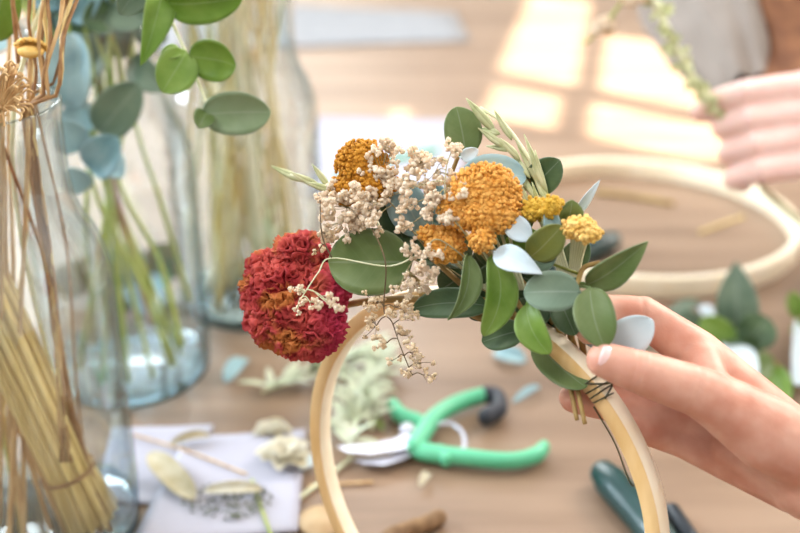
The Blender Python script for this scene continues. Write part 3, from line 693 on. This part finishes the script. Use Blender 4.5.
def cloth_tube(mb, pts, rad, n=48, amp=.006, freq=7, seed=0, ring=6):
    q = spline(pts, ring); R_ = []
    m_ = len(pts)-1
    for i in range(len(q)):
        t_ = i/(len(q)-1)*m_; k = min(int(t_), m_-1); R_.append(lerp(rad[k], rad[k+1], t_-k))
    o0 = len(mb.v); mb.tube(q, R_, n, False)
    for i in range(o0, len(mb.v)):
        c = q[(i-o0)//n]; d = (mb.v[i]-c); a = ((i-o0) % n)/n*6.283; l = ((i-o0)//n)/len(q)
        mb.v[i] = c+d*(1+(amp/max(d.length,1e-4))*(noise.noise(Vector((math.cos(a)*freq*.4, math.sin(a)*freq*.4, l*2.5+seed)))+.5*math.sin(a*freq+l*6)))
mb = MB()
cloth_tube(mb, [P(748,100,.985), P(738,62,1.02), P(719,15,1.07), P(714,-40,1.13), Vector((.48,1.10,.33)), Vector((.67,1.06,.41))], [.030,.048,.062,.070,.070,.08], 72, .006, 9, ring=10)
mb.build('linen_sleeve', M['linen'], p2)
mb = MB(); cloth_tube(mb, [Vector((.83,1.05,.46)), Vector((.85,1.05,.38)), Vector((.86,1.05,.2)), Vector((.87,1.05,.0)), Vector((.89,1.05,-.30))], [.06,.15,.16,.155,.16], 60, .01, 6, 3)
mb.build('brown_cardigan', M['brown'], p2)
mb = MB(); cloth_tube(mb, [P(799,124,.932), P(795,98,.965), P(788,66,1.0), P(764,15,1.05), P(740,-40,1.11)], [.0285,.032,.037,.044,.046], 40, .004, 7, 5)
mb.build('brown_cuff', M['brown'], p2)
# garland the other person holds
g = thing('garland', 'thin green flower garland stem bent through the fist of the person behind', 'garland', P(765,190,.885))
q = spline([P(600,-70,.86), P(650,-4,.865), P(676,48,.872), P(697,84,.876), P(716,108,.880), P(738,142,.886), P(762,186,.884), P(782,206,.880), P(812,232,.875)], 8)
MB().tube(q, .0026, 8).build('stem', M['stem_pale'], g)
mb = MB()
for i in range(60):
    c = random.choice(q[:36]); v = Vector((rnd(-1,1),rnd(-1,1),rnd(-1,1))).normalized(); add_leaf(mb, c, c+v*rnd(.008,.014), .006, -VD, nt=4, nu=2)
mb.build('foliage', M['oat'], g)
mb = MB()
for x, y in ((604,26),(628,-2),(640,-6)):
    for j in range(14): mb.ball(P(x+rnd(-7,7),y+rnd(-6,6),.86+rnd(-.01,.01)), rnd(.003,.005), 2, jit=.6, seed=j)
mb.build('white_flowers', M['floret'], g)
MB().tube(spline([P(584,44,.862),P(604,26,.86),P(630,-10,.86)], 5), .0014, 6).build('side_stem', M['stem_green'], g)
# ------------------------------------------------------------------ things on the table
hb = MB(); c = T(628,237); c = Vector((.243,1.058,0)); r_ = .158
hb.lathe([(r_-.0035,0),(r_+.0035,0),(r_+.004,.001),(r_+.004,.019),(r_+.0035,.020),(r_-.0035,.020),(r_-.004,.019),(r_-.004,.001),(r_-.0035,0)], c, 128)
tag(hb.build('wooden_hoop', M['hoop_pale']), 'large pale wooden hoop lying flat on the table behind the hand', 'hoop')
def flat(pts, z=.0, h=.0006): return [T(x, y, z) for x, y in pts]
def sheet(name, cs, label, cat, m='paper', z=.0008, wave=.0015, n=14, seed=0):
    a, b, c_, d = [T(x, y, 0) for x, y in cs]; vs, fs = [], []
    for i in range(n+1):
        for j in range(n+1):
            u, v = i/n, j/n; p = lerp(lerp(a,b,u), lerp(d,c_,u), v)
            e = max(abs(u-.5), abs(v-.5))*2
            vs.append(p+Vector((0,0,z+wave*(1+noise.noise(p*18+Vector((seed,0,0))))*e**2)))
    for i in range(n):
        for j in range(n): fs.append((i*(n+1)+j, i*(n+1)+j+1, (i+1)*(n+1)+j+1, (i+1)*(n+1)+j))
    mb = MB(); mb.add(vs, fs); o = mb.build(name, M[m]); thicken(o, .0004); return tag(o, label, cat)
sheet('paper_sheet', [(112,432),(214,428),(182,508),(96,503)], 'crumpled white paper sheet against the front vase under the middle vase', 'paper', seed=1)
sheet('paper_sheet', [(185,442),(306,434),(298,536),(132,548)], 'white paper sheet littered with dried flower crumbs at the bottom left', 'paper', z=.0026, seed=5)
sheet('paper_sheet', [(318,118),(470,122),(462,192),(310,196)], 'pale lavender paper sheet behind the mustard yarrow', 'paper', 'lavender', seed=9)
sheet('linen_cloth', [(150,0),(455,14),(470,42),(150,54)], 'pale grey cloth spread over the far end of the table', 'cloth', 'cloth', .001, .002, seed=3)
q = [T(x,y,.004) for x,y in ((338,176),(370,164),(400,158),(436,150))]
tag(MB().tube(spline(q,6), .0035, 8, True, True).build('green_wire', M['pruner_green']), 'blurred mint green rod lying on the lavender paper', 'rod')
# pruning shears
pv = T(424,432,.010); ps = thing('pruning_shears', 'mint green pruning shears lying half open on the table', 'shears', T(424,432,0))
def tz(l, z): return [T(x, y, z) for x, y in l]
def flat_tube(mb, pts, rad, hgt, n=14):
    q = spline(pts, 7); m_ = len(rad)-1; R_ = []
    for i in range(len(q)):
        t_ = i/(len(q)-1)*m_; k = min(int(t_), m_-1); R_.append(lerp(rad[k], rad[k+1], t_-k))
    o0 = len(mb.v); mb.tube(q, R_, n, True, True)
    for i in range(o0, len(mb.v)):
        z = q[min(max((i-o0)//n-3,0),len(q)-1)].z; r = max(R_[min(max((i-o0)//n-3,0),len(q)-1)],1e-4); mb.v[i].z = max(.0006, z+(mb.v[i].z-z)*hgt/r)
mb = MB(); flat_tube(mb, tz([(412,447),(426,452),(462,457),(508,461),(534,456),(544,448)], .008), [.0062,.0078,.0062,.0052,.0056,.0042], .0062)
flat_tube(mb, tz([(440,452),(446,460)], .008), [.0045,.0040], .006)
mb.build('lower_handle', M['pruner_green'], ps)
mb = MB(); flat_tube(mb, tz([(414,447),(422,434),(436,416),(458,403),(484,395)], .0105), [.0055,.0068,.0062,.0064,.0056], .0064)
flat_tube(mb, tz([(426,426),(416,421),(402,416),(392,405)], .0085), [.0050,.0058,.0060,.0046], .0062)
mb.build('upper_handle', M['pruner_green'], ps)
mb = MB(); flat_tube(mb, tz([(486,395),(497,397),(499,409),(486,417)], .0105), [.0058,.0060,.0062,.0060], .0072); mb.build('black_grip', M['pruner_black'], ps)
def blade(pts, z0, z1):
    mb = MB(); n_ = len(pts); vs = tz(pts, z0)+tz(pts, z1)
    mb.add(vs, [tuple(range(n_)), tuple(range(2*n_-1, n_-1, -1))]+[(i, (i+1)%n_, n_+(i+1)%n_, n_+i) for i in range(n_)]); return mb
blade([(416,434),(416,446),(400,450),(370,454),(346,452),(337,446),(352,445),(376,443),(396,438),(406,431)], .009, .0125).build('blade', M['steel'], ps, False)
blade([(410,440),(420,450),(404,459),(384,465),(364,464),(352,460),(372,460),(392,456),(402,448)], .004, .0085).build('blade', M['steel'], ps, False)
MB().lathe([(0,.0150),(.0045,.0146),(.0052,.013),(.0052,.004),(0,.004)], T(407,443,0), 20).build('pivot_bolt', M['steel'], ps)
mb = MB(); mb.tube(spline(tz([(436,424),(450,424),(461,431),(465,444),(460,454)], .010), 6), .0016, 8); mb.build('spring', M['steel'], ps)
# dark green handles
def handle(name, a, b, r, label, blade_to=None, ra=None):
    t = thing(name, label, 'tool', T(*a,0)); A, B_ = T(*a,r), T(*b,r)
    pp = [lerp(A,B_,k/8) for k in range(9)]
    MB().tube(pp, [r*.82,r,r*.99,r*.96,r*.94,r*.95,r*.97,r*.95,r*.8], 20, True, True).build('handle', M['teal_handle'], t)
    d_ = (B_-A).normalized(); s_ = d_.cross(Vector((0,0,1))).normalized(); mb = MB()
    vs = []
    for k, w_ in ((0,.007),(.02,.008),(.05,.006),(.075,.0008)):
        for sg in (-1,1):
            for zz in (-.0012,.0012): vs.append(B_+d_*(k+r*.5)+s_*sg*w_+Vector((0,0,zz)))
    fs = [(0,1,3,2),(12,14,15,13)]
    for k in range(3):
        o = k*4; fs += [(o,o+2,o+6,o+4),(o+1,o+5,o+7,o+3),(o,o+4,o+5,o+1),(o+2,o+3,o+7,o+6)]
    mb.add(vs, fs); mb.build('blade', M['dark_steel'], t, False); return t
handle('garden_knife', (604,474), (668,548), .0115, 'dark green round-ended tool handle under the hoop at the bottom right')
handle('garden_knife', (612,240), (545,272), .0115, 'dark teal tool handle lying behind the pale yellow yarrow')
tag(MB().tube([T(672,512,.006), T(690,540,.006)], [.006,.0065], 14, True, True).build('black_rod', M['dark_steel']), 'short black rod beside the dark green handle', 'rod')
# loose eucalyptus on the right
def table_sprig(stem, leaves, label, m='stem'):
    pts = [T(*p) for p in stem]; t = thing('eucalyptus_sprig', label, 'sprig', Vector((pts[0].x,pts[0].y,0))); q = spline(pts, 8)
    MB().tube(q, .0015, 7).build('stem', M[m], t)
    for b, e, w_, mt, kw in leaves:
        b3 = T(*b); kw = dict(kw)
        d_ = (b3-VO).dot(VD); e3 = P(e[0],e[1],d_-kw.pop('dt',.0))
        if e3.z < .003: e3 = T(e[0],e[1],.004)
        leaf(t, b3, e3, w_*d_/F, M[mt], stem=q, **kw)
    return t
table_sprig([(800,390,.004),(760,350,.010),(720,345,.012),(690,330,.008)], [
  ((738,335,.012),(736,262),42,'leaf_grey',dict(shape='egg')), ((730,348,.010),(702,318),34,'leaf_bright',dict()), ((745,345,.012),(768,318),40,'leaf_dark',dict()),
  ((760,352,.008),(720,335),26,'leaf_dark',dict()), ((770,372,.006),(788,406),30,'leaf_bright',dict()), ((700,340,.008),(680,312),30,'leaf_grey',dict()), ((776,360,.008),(752,385),32,'leaf',dict())],
  'heap of green eucalyptus leaves on the table behind the wrist')
table_sprig([(815,330,.006),(800,318,.010),(790,300,.012)], [((800,318,.010),(792,292),18,'leaf_bright',dict()), ((806,340,.006),(796,320),20,'leaf_bright',dict())], 'eucalyptus sprig with bright leaves at the right edge')
table_sprig([(60,300,.006),(100,286,.012),(150,276,.012),(185,270,.008)], [
  ((90,292,.010),(108,250),40,'leaf_dark',dict()), ((110,286,.012),(136,244),44,'leaf_teal',dict()), ((130,282,.012),(100,312),40,'leaf_dark',dict()),
  ((150,278,.012),(176,246),40,'leaf_dark',dict()), ((140,280,.012),(156,318),38,'leaf_teal',dict()), ((80,296,.008),(66,262),40,'leaf_dark',dict())],
  'dark eucalyptus sprig lying on the table behind the middle vase')
def petal(name, cs, label, m, z=.004, w_=20, up=(0,-.5,1), **k):
    mb = MB(); a, b = T(*cs[0],z), T(*cs[1],z); d_ = (a-VO).dot(VD); add_leaf(mb, a, b, w_*d_/F, up, **k)
    lo = min(p.z for p in mb.v)
    if lo < .0012:
        for p in mb.v: p.z += .0012-lo
    o = mb.build(name, M[m]); thicken(o, .0006); return tag(o, label, 'leaf' if 'leaf' in name else 'petal')
petal('white_petal', ((794,388),(800,322)), 'large white petal standing at the right edge by the forearm', 'leaf_white', .012, 30, (-.2,-1,.4))
petal('white_petal', ((746,390),(728,346)), 'round white petal against the back of the hand', 'leaf_white', .012, 34, (0,-1,.5))
petal('white_petal', ((712,322),(700,306)), 'small white petal left of the green leaf heap', 'leaf_white', .008, 14, (0,-1,.5))
petal('dried_leaf', ((195,500),(150,455)), 'pale beige dried leaf across the two paper sheets', 'dryleaf', .006, 26, bend=.06)
petal('dried_leaf', ((210,436),(170,444)), 'curled tan dried leaf at the top of the crumb-littered paper', 'dryleaf', .006, 10, cup=.5)
petal('dried_leaf', ((262,490),(204,492)), 'long cream seed pod leaf on the flower crumbs', 'drypetal', .009, 14, cup=.35)
petal('fallen_leaf', ((226,382),(246,358)), 'small blue-green leaf on the table right of the middle vase', 'leaf_blue', .004, 18)
petal('fallen_leaf', ((513,402),(540,386)), 'tiny pale blue leaf right of the black shears grip', 'leaf_blue', .003, 8)
petal('fallen_leaf', ((494,352),(526,362)), 'blue leaf on the table beneath the wreath leaves', 'leaf_blue', .004, 20)
petal('fallen_leaf', ((372,418),(384,430)), 'small olive leaf left of the shears', 'leaf_olive', .003, 10)
petal('fallen_leaf', ((640,352),(700,300)), 'grey-green leaf lying inside the flat hoop', 'leaf_grey', .003, 16)
petal('dried_chip', ((420,486),(429,474)), 'white curled petal chip in front of the shears', 'drypetal', .003, 9, cup=.6)
petal('white_petal', ((300,470),(316,456)), 'white petal at the right corner of the crumb-littered paper', 'leaf_white', .006, 14)
def rosette(name, x, y, r, n, m, label):
    mb = MB(); c = T(x,y,.004)
    for i in range(n):
        a = i*2.39996; k = .4+.6*(i/n); v = Vector((math.cos(a), math.sin(a), 0)); b = c+v*r*.15*k
        add_leaf(mb, b, b+v*r*k+Vector((0,0,r*(.75-.55*k))), r*.7, (0,0,1), bend=.1, cup=.3, nt=6, nu=4)
    lo = min(p.z for p in mb.v); zb = .0055 if 'paper' in label else .001
    for p in mb.v: p.z += zb-lo
    o = mb.build(name, M[m]); thicken(o, .0004); return tag(o, label, 'dried flower')
rosette('dried_flower', 285, 462, .020, 20, 'drypetal', 'cream dried flower lying on the crumb-littered paper')
rosette('dried_flower', 272, 430, .014, 14, 'drypetal', 'translucent white dried flower on the table above the cream one')
mb = MB()
for i in range(150):
    a = rnd(0,6.283); s_ = math.sqrt(random.random()); c = T(228+math.cos(a)*s_*44, 500+math.sin(a)*s_*19, .0055+rnd(0,.003)*(1-s_))
    if random.random() < .5: mb.ball(c, rnd(.0007,.0015), 1, jit=.6, seed=i)
    else:
        v = Vector((rnd(-1,1),rnd(-1,1),rnd(-.1,.3))).normalized()*rnd(.002,.005); mb.tube([c, c+v], .0005, 5)
tag(mb.build('flower_crumbs', M['debris']), 'scatter of grey-green flower crumbs on the bottom left paper', 'crumbs', kind='stuff')
def twig(l, r, m, label, name='dried_twig', z=.004): return tag(MB().tube(spline([T(x,y,z+r) for x,y in l],6), r, 7, True, True).build(name, M[m]), label, 'stem')
twig([(132,434),(190,452),(246,474)], .0008, 'dry', 'thin brown stem slanting across both paper sheets')
twig([(252,480),(262,510),(272,538)], .0011, 'stem_green', 'short green stem at the lower edge of the crumb-littered paper')
twig([(290,505),(318,484),(352,458)], .0014, 'stem_pale', 'pale knobbly stem running behind the left side of the held hoop', z=.001)
twig([(310,486),(340,484),(372,482)], .0010, 'dry', 'thin tan stem pointing right behind the held hoop', z=.001)
twig([(596,192),(632,196),(672,203)], .0028, 'stem', 'olive brown stick inside the far rim of the flat hoop', z=.0)
twig([(700,232),(722,224),(744,216)], .0016, 'straw', 'yellow straw stick inside the right of the flat hoop', z=.0)
twig([(118,408),(150,404),(178,402)], .0022, 'dry', 'tan stick under the base of the middle vase', z=.0) if False else None
mb = MB(); q = spline([T(x,y,.006) for x,y in ((385,540),(405,530),(425,524),(438,518))], 6); mb.tube(q, [.0055+.001*noise.noise(p*200) for p in q], 9, True, True)
for i in range(len(mb.v)): mb.v[i].z = max(.0004, mb.v[i].z)
tag(mb.build('bark_piece', M['bark']), 'rough dark brown twig piece at the bottom edge', 'twig')
tag(MB().lathe([(0,0),(.0145,0),(.0155,.001),(.0155,.003),(.0145,.004),(0,.004)], T(322,524,0), 32).build('wood_slice', M['woodslice']), 'pale round wood slice beside the held hoop foot', 'wood slice')
# pale grass sprigs on the table behind the hoop
def grass(stem, label, n, L_=.03):
    pts = [T(*p) for p in stem]; t = thing('grass_sprig', label, 'sprig', Vector((pts[0].x,pts[0].y,0))); q = spline(pts, 8)
    MB().tube(q, .001, 6).build('stem', M['stem_pale'], t); mb = MB()
    for i in range(n):
        k = random.randrange(2, len(q)); c = q[k]; d_ = (q[k]-q[k-1]).normalized()
        v = (d_*.7+Vector((rnd(-1,1),rnd(-1,1),rnd(.0,.5)))).normalized(); add_leaf(mb, c, c+v*L_*rnd(.6,1), L_*.22, (0,0,1), bend=.05, shape='egg', nt=6, nu=2)
    for p in mb.v: p.z = max(.0006, p.z)
    o = mb.build('foliage', M['palegrass'], t); thicken(o, .0003); return t
grass([(262,392,.004),(300,378,.006),(340,362,.008),(370,350,.008)], 'pale green grass sprig on the table left of the held hoop', 40)
grass([(350,455,.004),(352,420,.008),(362,390,.010),(384,360,.010)], 'whitish green grass sprig inside the held hoop by the shears blades', 70)
grass([(372,430,.004),(365,400,.008),(345,375,.008)], 'short pale grass sprig beside the taller one inside the held hoop', 40, .024)
for o in bpy.data.objects:
    if '_abs' in o: del o['_abs']
